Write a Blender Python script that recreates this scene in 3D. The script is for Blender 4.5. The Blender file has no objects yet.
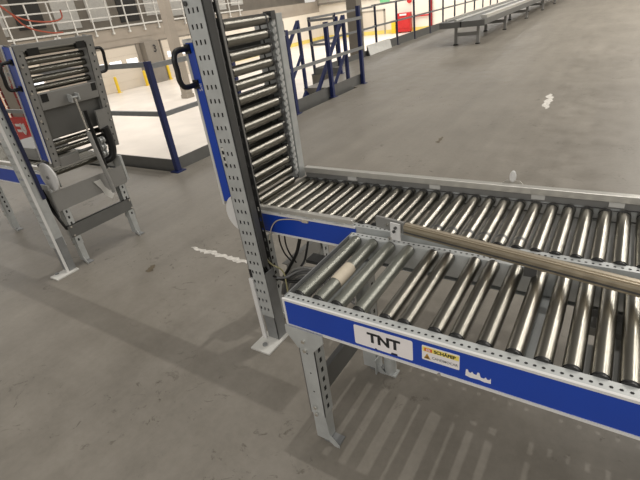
import bpy, math, random
from mathutils import Vector, Matrix
random.seed(7)
sc = bpy.context.scene
COL = sc.collection
PI = math.pi

# ------------------------------------------------------------------ materials
def new_mat(name):
    m = bpy.data.materials.new(name); m.use_nodes = True
    nt = m.node_tree
    return m, nt, nt.nodes['Principled BSDF']

def mat(name, col, rough=.5, metal=0., noise=0., nscale=8., bump=0., spec=.5, emit=0., stretch=None):
    m, nt, b = new_mat(name)
    b.inputs['Roughness'].default_value = rough
    b.inputs['Metallic'].default_value = metal
    b.inputs['Specular IOR Level'].default_value = spec
    c = (*col, 1)
    b.inputs['Base Color'].default_value = c
    if emit:
        b.inputs['Emission Color'].default_value = c
        b.inputs['Emission Strength'].default_value = emit
    if noise:
        tc = nt.nodes.new('ShaderNodeTexCoord')
        mp = nt.nodes.new('ShaderNodeMapping')
        if stretch: mp.inputs['Scale'].default_value = stretch
        n = nt.nodes.new('ShaderNodeTexNoise'); n.inputs['Scale'].default_value = nscale
        n.inputs['Detail'].default_value = 5
        r = nt.nodes.new('ShaderNodeValToRGB')
        r.color_ramp.elements[0].position = .3; r.color_ramp.elements[1].position = .7
        r.color_ramp.elements[0].color = tuple(x*(1-noise) for x in col)+(1,)
        r.color_ramp.elements[1].color = tuple(min(1, x*(1+noise)) for x in col)+(1,)
        nt.links.new(tc.outputs['Object'], mp.inputs['Vector'])
        nt.links.new(mp.outputs['Vector'], n.inputs['Vector'])
        nt.links.new(n.outputs['Fac'], r.inputs['Fac'])
        nt.links.new(r.outputs['Color'], b.inputs['Base Color'])
        mr = nt.nodes.new('ShaderNodeMapRange')
        mr.inputs['To Min'].default_value = max(.05, rough-.3*noise); mr.inputs['To Max'].default_value = min(1, rough+.3*noise)
        nt.links.new(n.outputs['Fac'], mr.inputs['Value'])
        nt.links.new(mr.outputs['Result'], b.inputs['Roughness'])
        if bump:
            bp = nt.nodes.new('ShaderNodeBump'); bp.inputs['Strength'].default_value = bump
            bp.inputs['Distance'].default_value = .01
            nt.links.new(n.outputs['Fac'], bp.inputs['Height'])
            nt.links.new(bp.outputs['Normal'], b.inputs['Normal'])
    return m

def floor_mat():
    m, nt, b = new_mat('platform_floor')
    N, L = nt.nodes.new, nt.links.new
    tc = N('ShaderNodeTexCoord')
    def noise(scale, detail=6, rough=.6, vec=None, dist=0.):
        n = N('ShaderNodeTexNoise'); n.inputs['Scale'].default_value = scale
        n.inputs['Detail'].default_value = detail; n.inputs['Roughness'].default_value = rough
        n.inputs['Distortion'].default_value = dist
        L(vec or tc.outputs['Object'], n.inputs['Vector']); return n
    def ramp(src, p0, c0, p1, c1):
        r = N('ShaderNodeValToRGB'); e = r.color_ramp.elements
        e[0].position = p0; e[0].color = (*c0, 1); e[1].position = p1; e[1].color = (*c1, 1)
        L(src, r.inputs['Fac']); return r
    def mul(a, bb, fac=1.):
        x = N('ShaderNodeMix'); x.data_type = 'RGBA'; x.blend_type = 'MULTIPLY'
        x.inputs['Factor'].default_value = fac
        L(a, x.inputs['A']); L(bb, x.inputs['B']); return x.outputs['Result']
    n1 = noise(.55, 4); n2 = noise(4.5, 8, .65); n3 = noise(26, 6, .7)
    base = ramp(n1.outputs['Fac'], .32, (.215, .195, .165), .68, (.262, .238, .203))
    c = mul(base.outputs['Color'], ramp(n2.outputs['Fac'], .3, (.86, .855, .84), .65, (1.05, 1.05, 1.05)).outputs['Color'])
    c = mul(c, ramp(n3.outputs['Fac'], .25, (.9, .9, .9), .6, (1.02, 1.02, 1.02)).outputs['Color'])
    # brushed streaks along the aisles
    mp = N('ShaderNodeMapping'); mp.inputs['Scale'].default_value = (3., .35, 1); mp.inputs['Rotation'].default_value = (0, 0, .5)
    L(tc.outputs['Object'], mp.inputs['Vector'])
    n5 = noise(1.2, 6, .6, mp.outputs['Vector'])
    c = mul(c, ramp(n5.outputs['Fac'], .35, (.9, .9, .9), .62, (1.03, 1.03, 1.03)).outputs['Color'])
    # scuffs: thin dark scratches, only in some areas
    n4 = noise(7., 10, .75, None, 1.6)
    sc1 = ramp(n4.outputs['Fac'], .375, (.5, .48, .45), .415, (1, 1, 1))
    nm = noise(.9, 3)
    mk = ramp(nm.outputs['Fac'], .48, (0, 0, 0), .6, (1, 1, 1))
    x = N('ShaderNodeMix'); x.data_type = 'RGBA'; x.blend_type = 'MULTIPLY'
    L(mk.outputs['Color'], x.inputs['Factor']); L(c, x.inputs['A']); L(sc1.outputs['Color'], x.inputs['B'])
    L(x.outputs['Result'], b.inputs['Base Color'])
    rr = ramp(n2.outputs['Fac'], .3, (.36, .36, .36), .7, (.52, .52, .52))
    L(rr.outputs['Color'], b.inputs['Roughness'])
    b.inputs['Specular IOR Level'].default_value = .4
    bp = N('ShaderNodeBump'); bp.inputs['Strength'].default_value = .06; bp.inputs['Distance'].default_value = .01
    L(n2.outputs['Fac'], bp.inputs['Height']); L(bp.outputs['Normal'], b.inputs['Normal'])
    return m

M = dict(
    floor=floor_mat(),
    hall_floor=mat('hall_floor', (.70, .64, .57), .35, 0, .12, .5),
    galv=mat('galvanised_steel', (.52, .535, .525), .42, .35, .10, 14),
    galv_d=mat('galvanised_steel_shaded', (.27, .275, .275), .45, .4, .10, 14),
    grey=mat('grey_sheet_metal', (.29, .285, .27), .45, .3, .06, 6),
    grey_d=mat('dark_grey_profile', (.15, .15, .143), .42, .3, .08, 6),
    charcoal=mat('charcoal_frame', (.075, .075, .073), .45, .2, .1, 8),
    roller=mat('zinc_roller', (.27, .258, .225), .28, 1., .05, 3),
    roller_w=mat('worn_roller', (.19, .182, .158), .30, 1., .07, 3),
    roller_g=mat('green_grey_roller', (.21, .215, .188), .36, .7, .10, 7),
    blue=mat('blue_panel', (.010, .056, .40), .32, 0, .06, 5),
    navy=mat('navy_post', (.008, .017, .095), .4, 0, .08, 5),
    navy_d=mat('dark_navy', (.012, .016, .05), .45, 0, .08, 5),
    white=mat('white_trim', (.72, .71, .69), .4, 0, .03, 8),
    white2=mat('off_white_paint', (.62, .61, .57), .5, 0, .06, 8),
    label=mat('label_paper', (.86, .82, .81), .5, 0, .02, 20),
    silver=mat('brushed_aluminium', (.66, .64, .59), .33, .6, .05, 12),
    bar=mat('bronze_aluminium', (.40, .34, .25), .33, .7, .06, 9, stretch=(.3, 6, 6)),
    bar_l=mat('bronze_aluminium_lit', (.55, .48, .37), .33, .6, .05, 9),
    black=mat('black_plastic', (.012, .012, .012), .4, 0, .1, 20),
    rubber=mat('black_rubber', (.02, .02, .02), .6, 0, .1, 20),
    hole=mat('hole_shadow', (.015, .015, .016), .8, 0, .05, 20),
    bolt=mat('bright_bolt', (.75, .73, .68), .25, .9, .05, 20),
    tape=mat('beige_tape', (.56, .49, .38), .65, 0, .10, 18),
    tapew=mat('worn_tape', (.60, .57, .52), .7, 0, .25, 30),
    yellow=mat('yellow_paint', (.80, .55, .03), .45, 0, .05, 5),
    lyellow=mat('yellow_line', (.78, .62, .16), .5, 0, .1, 2),
    red=mat('red_paint', (.50, .016, .016), .4, 0, .08, 4),
    darkred=mat('dark_red_paint', (.26, .012, .016), .45, 0, .08, 4),
    orange=mat('orange_plastic', (.62, .17, .03), .5, 0, .08, 8),
    cablered=mat('red_cable', (.30, .06, .03), .55, 0, .08, 8),
    concrete=mat('concrete', (.33, .29, .24), .8, 0, .10, .6, .05),
    concrete_d=mat('concrete_column', (.24, .215, .18), .8, 0, .12, .8, .05),
    wall=mat('white_wall', (.78, .72, .62), .7, 0, .05, .4),
    door=mat('dock_door', (.66, .59, .49), .5, 0, .04, .4),
    window=mat('bright_glazing', (.90, .93, 1.0), .15, 0, .02, 2, emit=1.1),
    dark=mat('dark_opening', (.035, .033, .03), .6, 0, .2, .6),
    green=mat('exit_green', (.16, .45, .22), .4, 0, .03, 6, emit=.15),
    txt=mat('printed_black', (.012, .012, .014), .6, 0, .05, 30),
    txtg=mat('printed_grey', (.22, .22, .23), .6, 0, .05, 30),
    label_y=mat('printed_yellow', (.90, .74, .16), .5, 0, .03, 30),
    label_o=mat('printed_orange_red', (.72, .13, .03), .5, 0, .03, 30),
    warn=mat('printed_ochre', (.50, .27, .04), .5, 0, .05, 30),
    cabgrey=mat('grey_cable', (.16, .16, .16), .5, 0, .08, 10),
    cabyel=mat('yellow_cable', (.40, .37, .20), .5, 0, .08, 10),
    stain=mat('floor_stain', (.115, .09, .055), .5, 0, .3, 20),
)

# ------------------------------------------------------------------ mesh builder
class MB:
    def __init__(s): s.v = []; s.f = []; s.m = []; s.sm = []; s.mi = 0
    def face(s, pts, smooth=False):
        b = len(s.v); s.v += [tuple(p) for p in pts]
        s.f.append(tuple(range(b, b+len(pts)))); s.m.append(s.mi); s.sm.append(smooth)
    def box(s, x0, x1, y0, y1, z0, z1):
        b = len(s.v)
        s.v += [(x0,y0,z0),(x1,y0,z0),(x1,y1,z0),(x0,y1,z0),(x0,y0,z1),(x1,y0,z1),(x1,y1,z1),(x0,y1,z1)]
        for q in ((0,3,2,1),(4,5,6,7),(0,1,5,4),(1,2,6,5),(2,3,7,6),(3,0,4,7)):
            s.f.append(tuple(b+i for i in q)); s.m.append(s.mi); s.sm.append(False)
        return s
    def bar(s, p, q, w, h, up=(0,0,1)):           # box section w (sideways) x h (up) from p to q
        p = Vector(p); q = Vector(q); d = (q-p).normalized(); u = Vector(up)
        r = d.cross(u)
        if r.length < 1e-4: r = d.cross(Vector((0,1,0)))
        r.normalize(); u = r.cross(d).normalized()
        b = len(s.v)
        for e in (p, q):
            for a, c in ((-1,-1),(1,-1),(1,1),(-1,1)): s.v.append(tuple(e + r*a*w/2 + u*c*h/2))
        for k in ((0,1,2,3),(7,6,5,4),(0,4,5,1),(1,5,6,2),(2,6,7,3),(3,7,4,0)):
            s.f.append(tuple(b+i for i in k)); s.m.append(s.mi); s.sm.append(False)
        return s
    def cyl(s, p, q, r, n=16, r2=None, caps=True):
        p = Vector(p); q = Vector(q); d = (q-p).normalized(); r2 = r if r2 is None else r2
        a = d.orthogonal().normalized(); c = d.cross(a)
        A = [p+(a*math.cos(2*PI*i/n)+c*math.sin(2*PI*i/n))*r for i in range(n)]
        B = [q+(a*math.cos(2*PI*i/n)+c*math.sin(2*PI*i/n))*r2 for i in range(n)]
        b = len(s.v); s.v += [tuple(t) for t in A+B]
        for i in range(n):
            j = (i+1) % n
            s.f.append((b+i, b+j, b+n+j, b+n+i)); s.m.append(s.mi); s.sm.append(True)
        if caps:
            s.face(A[::-1]); s.face(B)
        return s
    def lathe(s, p, d, prof, n=24):               # prof: list of (along, radius)
        p = Vector(p); d = Vector(d).normalized(); a = d.orthogonal().normalized(); c = d.cross(a)
        for (t0, r0), (t1, r1) in zip(prof, prof[1:]):
            b = len(s.v)
            for t, r in ((t0, r0), (t1, r1)):
                s.v += [tuple(p+d*t+(a*math.cos(2*PI*i/n)+c*math.sin(2*PI*i/n))*r) for i in range(n)]
            for i in range(n):
                j = (i+1) % n
                s.f.append((b+i, b+j, b+n+j, b+n+i)); s.m.append(s.mi); s.sm.append(True)
        return s
    def tube(s, pts, r, n=8):
        pts = [Vector(p) for p in pts]; rings = []; a = None
        for i, p in enumerate(pts):
            d = (pts[min(i+1, len(pts)-1)]-pts[max(i-1, 0)]).normalized()
            a = d.orthogonal().normalized() if a is None else (a-d*a.dot(d)).normalized()
            c = d.cross(a)
            rings.append([p+(a*math.cos(2*PI*k/n)+c*math.sin(2*PI*k/n))*r for k in range(n)])
        b = len(s.v)
        for R in rings: s.v += [tuple(t) for t in R]
        for i in range(len(rings)-1):
            for k in range(n):
                j = (k+1) % n
                s.f.append((b+i*n+k, b+i*n+j, b+(i+1)*n+j, b+(i+1)*n+k)); s.m.append(s.mi); s.sm.append(True)
        s.face(rings[0][::-1]); s.face(rings[-1])
        return s
    def prism(s, poly, d):                        # poly: 3-D points (planar), extruded by d
        d = Vector(d); A = [Vector(p) for p in poly]; B = [p+d for p in A]
        s.face(A[::-1]); s.face(B)
        n = len(A)
        for i in range(n):
            j = (i+1) % n; s.face([A[i], A[j], B[j], B[i]])
        return s
    def use(s, i): s.mi = i; return s
    def build(s, name, mats, parent=None, org=(0,0,0), bevel=0.):
        me = bpy.data.meshes.new(name)
        ox, oy, oz = org
        me.from_pydata([(x-ox, y-oy, z-oz) for x, y, z in s.v], [], s.f)
        for k in (mats if isinstance(mats, (list, tuple)) else [mats]): me.materials.append(M[k])
        me.polygons.foreach_set('material_index', s.m)
        me.polygons.foreach_set('use_smooth', s.sm)
        me.update()
        o = bpy.data.objects.new(name, me); COL.objects.link(o)
        if parent is not None: o.parent = parent
        else: o.location = org
        if bevel:
            bv = o.modifiers.new('bevel', 'BEVEL'); bv.width = bevel; bv.segments = 2; bv.limit_method = 'ANGLE'
        return o

def smooth_path(pts, n=8):
    pts = [Vector(p) for p in pts]; out = []
    for i in range(len(pts)-1):
        p0 = pts[max(i-1, 0)]; p1 = pts[i]; p2 = pts[i+1]; p3 = pts[min(i+2, len(pts)-1)]
        for k in range(n):
            t = k/n
            out.append(.5*((2*p1)+(p2-p0)*t+(2*p0-5*p1+4*p2-p3)*t*t+(3*p1-p0-3*p2+p3)*t**3))
    out.append(pts[-1]); return out

def thing(name, label, cat, loc=(0,0,0), group=None):
    o = bpy.data.objects.new(name, None); COL.objects.link(o)
    o.location = loc; o.empty_display_size = .1
    o['label'] = label; o['category'] = cat
    if group: o['group'] = group
    return o
def tag(o, label, cat, group=None):
    o['label'] = label; o['category'] = cat
    if group: o['group'] = group
    return o
def struct(o): o['kind'] = 'structure'; return o
def part_label(o, l): o['label'] = l; return o

def text_mesh(name, body, size, origin, ex, ey, matname, parent, org, offset=0., sx=1.):
    cu = bpy.data.curves.new(name, 'FONT'); cu.body = body; cu.size = size; cu.offset = offset
    cu.align_x = 'CENTER'; cu.align_y = 'CENTER'
    tmp = bpy.data.objects.new(name, cu); COL.objects.link(tmp)
    dg = bpy.context.evaluated_depsgraph_get(); dg.update()
    me = bpy.data.meshes.new_from_object(tmp.evaluated_get(dg))
    bpy.data.objects.remove(tmp); bpy.data.curves.remove(cu)
    o3 = Vector(origin)-Vector(org); ex = Vector(ex); ey = Vector(ey)
    for v in me.vertices: v.co = o3+ex*(v.co.x*sx)+ey*v.co.y
    me.materials.clear(); me.materials.append(M[matname])
    o = bpy.data.objects.new(name, me); COL.objects.link(o)
    if parent is not None: o.parent = parent
    return o

# ------------------------------------------------------------------ platform floor and lower hall
fl = MB()
T = .30
def slab(x0, x1, y0, y1): fl.box(x0, x1, y0, y1, -T, 0)
slab(-4.6, 26, -8, 6.2); slab(-30, -4.6, -8, 3.4); slab(-4.66, 26, 6.2, 8.5)
slab(-6.95, 26, 10.2, 56); slab(-6.05, 26, 8.5, 10.2)
struct(fl.build('floor', 'floor'))
struct(MB().box(-37, 26, -8, 58, -3.1, -3).build('floor_lower', 'hall_floor'))
# hall side wall (gallery above) and back wall
struct(MB().box(-37.4, -37, -8, 58.4, -3, .7).build('wall_left', 'concrete'))
struct(MB().box(-37.5, -36.9, -8, 58.4, .5, 1.85).box(-36.95, -36.86, -8, 58.4, .98, 1.02).build('trim_1', 'concrete'))
struct(MB().box(-39.6, -36.95, -8, 58.4, 1.70, 1.84).build('trim_2', 'concrete'))
struct(MB().box(-39.8, -39.4, -8, 58.4, 1.84, 9).build('wall_upper', 'concrete_d'))
struct(MB().box(-37.4, 26, 58, 58.4, -3, 9).build('wall_back', 'wall'))
struct(MB().box(-37, -10, 57.9, 58, -3, -2.55).build('baseboard_back', 'lyellow'))
struct(MB().box(-37, -36.92, 36, 58, -3, -2.55).build('baseboard_left', 'lyellow'))
# white upper cladding behind the stair region of the side wall
struct(MB().box(-37, -36.95, 35.2, 58, -2.55, .5).build('wall_side', 'wall'))

def dock_door(i, y0, y1):
    r = bpy.data.objects.new('door_%d' % i, None); COL.objects.link(r); r.location = (-37, (y0+y1)/2, -3); r['kind'] = 'structure'
    L = r.location
    b = MB()
    for k in range(5): b.box(-36.99, -36.93, y0, y1, -3+k*.68+.01, -3+(k+1)*.68)
    b.build('door_leaf', 'door', r, L)
    MB().box(-37, -36.9, y0-.12, y0, -3, .45).box(-37, -36.9, y1, y1+.12, -3, .45).box(-37, -36.9, y0-.12, y1+.12, .4, .52).build('door_frame', 'concrete_d', r, L)
    n = 3; w = (y1-y0)/n
    for k in range(n):
        f = MB().box(-36.93, -36.90, y0+k*w+.25*w, y0+(k+1)*w-.1*w, -1.12, -.62).build('window_pane', 'window', r, L)
dock_door(1, 22.0, 27.1)
dock_door(2, 30.0, 35.0)
dock_door(3, 13.2, 18.4)

# gallery windows/dark recesses on the wall behind the white railing
k = 0
for y0 in range(4, 44, 3):
    k += 1
    w = struct(MB().box(-39.42, -39.33, y0+.2, y0+1.9+.4*((y0*7) % 3), 2.3 if k % 2 else 2.6, 6.5).build('window_%d' % k, 'white2' if k % 3 else 'dark'))

# gallery railing: white welded rails fixed to the beam face
g = thing('gallery_railing', 'long white welded railing fixed along the concrete gallery beam above the dock doors', 'railing', (-36.8, 20, 1.5))
L = g.location
for z in (2.0, 2.78, 3.5, 4.2):
    MB().bar((-36.75, 0, z), (-36.75, 42, z), .09, .09 if z > 2.1 else .12).build('rail', 'white2', g, L)
for i in range(26):
    y = 1+i*1.62
    MB().bar((-36.72, y, 1.52), (-36.72, y, 4.2), .09, .09).box(-36.86, -36.66, y-.09, y+.09, 1.46, 1.60).build('post', 'white2', g, L)

# junction boxes and hanging cables on the wall
for j, (y, z) in enumerate(((20.2, 1.48), (20.15, 1.05))):
    o = MB().box(-36.9, -36.81, y, y+.5, z, z+.34).build('junction_box', 'white', None, (-36.7, y+.3, z), .02)
    tag(o, ['upper white junction box on the concrete gallery beam', 'lower white junction box on the concrete gallery beam'][j], 'junction box', 'junction boxes on the gallery beam')
for j, pts in enumerate((
    [(-36.4, 15.2, 5.6), (-36.4, 17.2, 4.1), (-36.4, 18.3, 2.75), (-36.4, 19.8, 2.2), (-36.4, 20.8, 2.1)],
    [(-36.4, 16.0, 5.4), (-36.4, 17.8, 3.5), (-36.4, 19.5, 2.95), (-36.4, 21.0, 3.0), (-36.4, 21.2, 3.6)])):
    o = MB().tube(smooth_path(pts), .055).build('cable', 'cablered')
    tag(o, ['red cable sagging lowest over the white gallery railing', 'red cable looping back up beside the sagging one on the gallery railing'][j], 'cable', 'red cables on the gallery railing')
o = MB().cyl((-36.5, 14.6, -3), (-36.5, 14.6, 3.2), .16, 14).box(-36.9, -36.4, 14.5, 14.7, 0, .1).build('orange_pipe', 'orange')
tag(o, 'vertical orange pipe on the hall wall before the gallery railing', 'pipe')
o = MB().box(-37.15, -36.97, 15.6, 16.1, 1.84, 6.2).build('white_upright', 'white2')
tag(o, 'flat white upright post hanging at one end of the gallery railing', 'post')

# yellow bollards
for (y, x, l) in ((23.75, -36.3, 'yellow bollard in front of the dock door with the blue lit windows'), (26.75, -36.3, 'yellow bollard at the corner between dock door and marked column'), (29.5, -36.3, 'yellow bollard beyond the marked column, before the farther dock door')):
    b = MB().lathe((x, y, -3), (0, 0, 1), [(0, .13), (1.2, .13), (1.28, .10), (1.31, 0)], 14).box(x-.2, x+.2, y-.2, y+.2, -3, -2.97)
    tag(b.build('bollard', 'yellow', None, (x, y, -3)), l, 'bollard', 'yellow bollards by the dock doors')

# concrete columns
def column(x, y, w, z0, z1, m, label, d=None):
    d = d or w
    b = MB().box(x-w/2, x+w/2, y-d/2, y+d/2, z0, z1).box(x-w/2-.05, x+w/2+.05, y-d/2-.05, y+d/2+.05, z0, z0+.25)
    return tag(b.build('concrete_column', m, None, (x, y, z0), .02), label, 'column')
pc = column(-36.6, 28.35, .7, -3, .5, 'concrete_d', 'concrete column between the two dock doors, marked 3', 1.5)
text_mesh('number_three', '3', .85, (-36.19, 28.55, -.15), (0, 1, 0), (0, 0, 1), 'txt', pc, (-36.6, 28.35, -3), .012)
column(-25.3, 21.6, .55, -3, 9, 'concrete', 'pale concrete column in the lower hall behind the tall perforated post')
column(-7.35, 13.55, .36, -3, 9, 'concrete_d', 'grey brown concrete column rising behind the stair railing')

# red framed column with fire sign (seen behind the left lift gate)
r = thing('fire_point_column', 'beige column with red edges and a red fire sign, behind the gas spring gate', 'column', (-14.1, 6.1, -3))
L = r.location
MB().box(-14.55, -13.75, 5.95, 6.3, -3, 2.6).build('shaft', 'concrete', r, L)
b = MB()
for z in range(28): b.box(-13.82, -13.74, 5.93, 5.95, -3+z*.2, -3+z*.2+.17)
for z in range(28): b.box(-14.56, -14.48, 5.93, 5.95, -3+z*.2, -3+z*.2+.17)
b.build('edge_marking', 'darkred', r, L)
s_ = MB().box(-14.5, -13.72, 5.86, 5.95, -.78, -.12).build('sign_board', 'red', r, L)
b = MB().box(-14.36, -14.12, 5.85, 5.862, -.36, -.29).box(-14.36, -14.12, 5.85, 5.862, -.52, -.45)
b.tube([(-14.02, 5.855, -.27), (-14.02, 5.855, -.47), (-13.94, 5.855, -.56), (-13.86, 5.855, -.47), (-13.86, 5.855, -.27)], .035, 6)
b.box(-13.97, -13.91, 5.85, 5.86, -.45, -.3)
b.build('sign_lettering', 'white', s_, L)
MB().box(-14.6, -13.6, 5.85, 6.2, -1.55, -.95).build('hose_box', 'red', r, L, .02)
for j, x in enumerate((-14.5, -13.7)):
    b = MB().lathe((x, 5.4, -1.66), (0, 0, 1), [(0, 0), (0, .2), (.12, .27), (.25, .2), (.3, .1), (.33, 0)], 12)
    b.box(x-.2, x+.2, 5.2, 5.6, -3, -1.66)
    o = b.build('white_sack', 'white2', None, (x, 5.6, -3))
    tag(o, ['white sack below the fire sign, the one nearer the grey rail end', 'white sack below the fire sign, beside the gate with gas spring'][j], 'sack', 'white sacks below the fire sign')

# far back wall fittings
r = thing('fire_cabinet', 'red fire cabinet standing by the far white wall', 'cabinet', (-24.2, 57.4, -3))
L = r.location
MB().box(-25.0, -23.3, 57.0, 57.7, -2.9, -.75).build('cabinet_body', 'red', r, L, .03)
MB().box(-24.9, -23.4, 56.95, 57.0, -2.5, -1.1).build('door', 'red', r, L, .02)
MB().box(-24.6, -23.7, 56.9, 56.96, -1.05, -.85).build('sign_plate', 'white', r, L)
MB().box(-24.9, -24.7, 57.1, 57.6, -3, -2.9).box(-23.6, -23.4, 57.1, 57.6, -3, -2.9).build('foot', 'dark', r, L)
o = MB().box(-25.9, -25.35, 57.2, 57.6, -3, -1.6).build('yellow_guard', 'yellow', None, (-25.6, 57.4, -3), .03); tag(o, 'yellow guard block touching the side of the red fire cabinet', 'guard')
r = thing('red_pipework', 'dark red vertical riser pipe with bell on the white wall beside the fire cabinet', 'pipe', (-21, 57.8, -3)); L = r.location
MB().cyl((-20.9, 57.8, -3), (-20.9, 57.8, 3), .17, 10).build('riser', 'darkred', r, L)
MB().cyl((-23.3, 57.8, -1.3), (-20.9, 57.8, -1.3), .09, 10).build('branch', 'red', r, L)
MB().cyl((-23.6, 57.85, .5), (-23.6, 57.7, .5), .3, 14).build('alarm_bell', 'red', r, L)
o = MB().box(-27.6, -26.3, 57.85, 58, .65, 1.15).build('exit_sign', 'green'); tag(o, 'small green exit sign high on the far white wall', 'sign')
r = bpy.data.objects.new('door_4', None); COL.objects.link(r); r['kind'] = 'structure'; r.location = (-28.5, 58, -3); L = r.location
MB().box(-30.2, -27.2, 57.92, 58, -3, -.3).build('door_leaf', 'door', r, L)
MB().box(-30.4, -30.2, 57.88, 58, -3, -.1).box(-27.2, -27., 57.88, 58, -3, -.1).box(-30.4, -27, 57.88, 58, -.3, -.1).build('door_frame', 'concrete', r, L)
o = MB().box(-37, -14, 57.6, 57.9, 1.3, 1.55).box(-37, -14, 57.6, 57.9, 2.0, 2.2).build('trim_3', 'concrete_d'); struct(o)
r = thing('wall_panel', 'grey vertical service panel hanging on the white wall beyond the stair railing', 'panel', (-36.6, 48.5, -1)); L = r.location
MB().box(-36.94, -36.6, 47.7, 49.0, -1.9, .2).build('panel_body', 'grey_d', r, L, .03)
MB().box(-36.6, -36.55, 47.9, 48.8, -.9, 0).build('panel_door', 'grey', r, L)
MB().cyl((-36.75, 48.3, .2), (-36.75, 48.3, 1.0), .07, 8).build('conduit', 'grey_d', r, L)

# ------------------------------------------------------------------ platform railings
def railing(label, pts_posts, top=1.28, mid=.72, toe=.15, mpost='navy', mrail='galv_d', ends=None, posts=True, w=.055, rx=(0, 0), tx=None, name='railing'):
    toff = Vector((tx if tx is not None else rx[0], rx[1], 0))
    L = Vector(pts_posts[0]); L.z = 0
    r = thing(name, label, 'railing', L)
    A = Vector(ends[0]) if ends else Vector(pts_posts[0]); B = Vector(ends[1]) if ends else Vector(pts_posts[-1])
    off = Vector((rx[0], rx[1], 0))
    for z, nm in ((top, 'top_rail'), (mid, 'mid_rail')):
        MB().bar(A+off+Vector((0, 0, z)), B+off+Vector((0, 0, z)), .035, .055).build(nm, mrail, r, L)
    if toe: MB().bar(A+toff+Vector((0, 0, toe/2-.06)), B+toff+Vector((0, 0, toe/2-.06)), .012, toe+.12).build('toe_board', 'grey_d', r, L)
    if posts:
        for p in pts_posts:
            p = Vector(p)
            h = p.z if p.z > 0 else top+.03
            q = MB().bar((p.x, p.y, 0), (p.x, p.y, h), w, w).build('post', mpost, r, L)
            MB().box(p.x-.07, p.x+.07, p.y-.07, p.y+.07, 0, .012).build('base_plate', mpost, q, L)
    return r
railing('grey railing ending at a thick blue corner post, behind the gas spring gate', [(-4.56, 3.44, 1.31)], ends=[(-4.56, 3.44, 0), (-12, 3.44, 0)], w=.062)
rr = railing('grey railing running back from the blue corner post to the stair', [(-4.6, 4.85, 0)], ends=[(-4.6, 3.5, 0), (-4.68, 6.03, 0)], top=1.25, mid=.70)
railing('blue posted railing with two grey rails in front of the stair opening', [(-4.69, 6.28, 1.33), (-4.72, 7.57, 1.33), (-4.72, 8.85, 1.5)], rx=(.045, 0), tx=-.05, ends=[(-4.72, 6.1, 0), (-4.72, 8.9, 0)], toe=.2, w=.07)
railing('dark posted railing behind the stair opening', [(-6.9, 10.3, 0), (-6.9, 11.55, 0), (-6.9, 13.0, 0)], mpost='navy_d', ends=[(-6.9, 10.25, 0), (-6.9, 13.9, 0)], top=1.33, mid=.76)
railing('long dark posted railing along the far platform edge', [(-6.92, y, 0) for y in (14.1, 15.75, 17.35, 19.0, 20.6, 22.2, 23.8, 25.4, 27.0, 28.6, 30.2)], mpost='navy_d', ends=[(-6.92, 13.9, 0), (-6.92, 36, 0)], top=1.36, mid=.77, toe=.26)
railing('short grey railing at the back corner of the stair opening', [(-6.06, 10.24, 0)], mpost='navy', ends=[(-6.85, 10.24, 0), (-6.06, 10.24, 0)])

# stair going down towards the camera
r = thing('steel_stair', 'blue steel stair descending through the floor opening behind the railing', 'stair', (-5.4, 8.5, 0)); L = r.location
for x in (-5.95, -4.85):
    MB().bar((x, 8.5, -.12), (x, 5.9, -2.72), .05, .24).build('stringer', 'navy', r, L)
    MB().bar((x, 8.45, 0), (x, 8.45, 1.38), .06, .06).build('post', 'navy', r, L)
    MB().bar((x, 7.0, -1.4), (x, 7.0, .0), .06, .06).build('post', 'navy', r, L)
    MB().bar((x, 8.45, 1.36), (x, 5.9, -1.19), .055, .055).build('handrail', 'navy', r, L)
    MB().bar((x, 8.45, .72), (x, 5.9, -1.83), .045, .045).build('mid_rail', 'navy', r, L)
for i in range(11):
    y = 8.3-i*.24; z = -.22-i*.24
    MB().box(-5.93, -4.87, y-.13, y+.13, z-.03, z).build('tread', 'galv', r, L)
o = MB().box(-5.95, -4.85, 6.9, 7.5, -.05, -.02).box(-5.95, -4.85, 7.48, 7.52, -.12, -.02).build('landing_plate', 'white2', r, L)

# pale cover plate leaning on the far toe board
r = thing('cover_plate', 'pale grey cover plate leaning by the far railing next to the concrete column', 'panel', (-6.6, 14.2, 0)); L = r.location
MB().prism([(-6.74, 13.25, .01), (-6.80, 15.0, .01), (-6.86, 15.0, .30), (-6.86, 13.3, .30)], (-.02, 0, -.02)).build('plate', 'white2', r, L)
MB().prism([(-6.74, 13.25, .0), (-6.86, 13.3, .30), (-6.88, 13.3, 0)], (0, -.03, 0)).build('end_cheek', 'charcoal', r, L)

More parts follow.
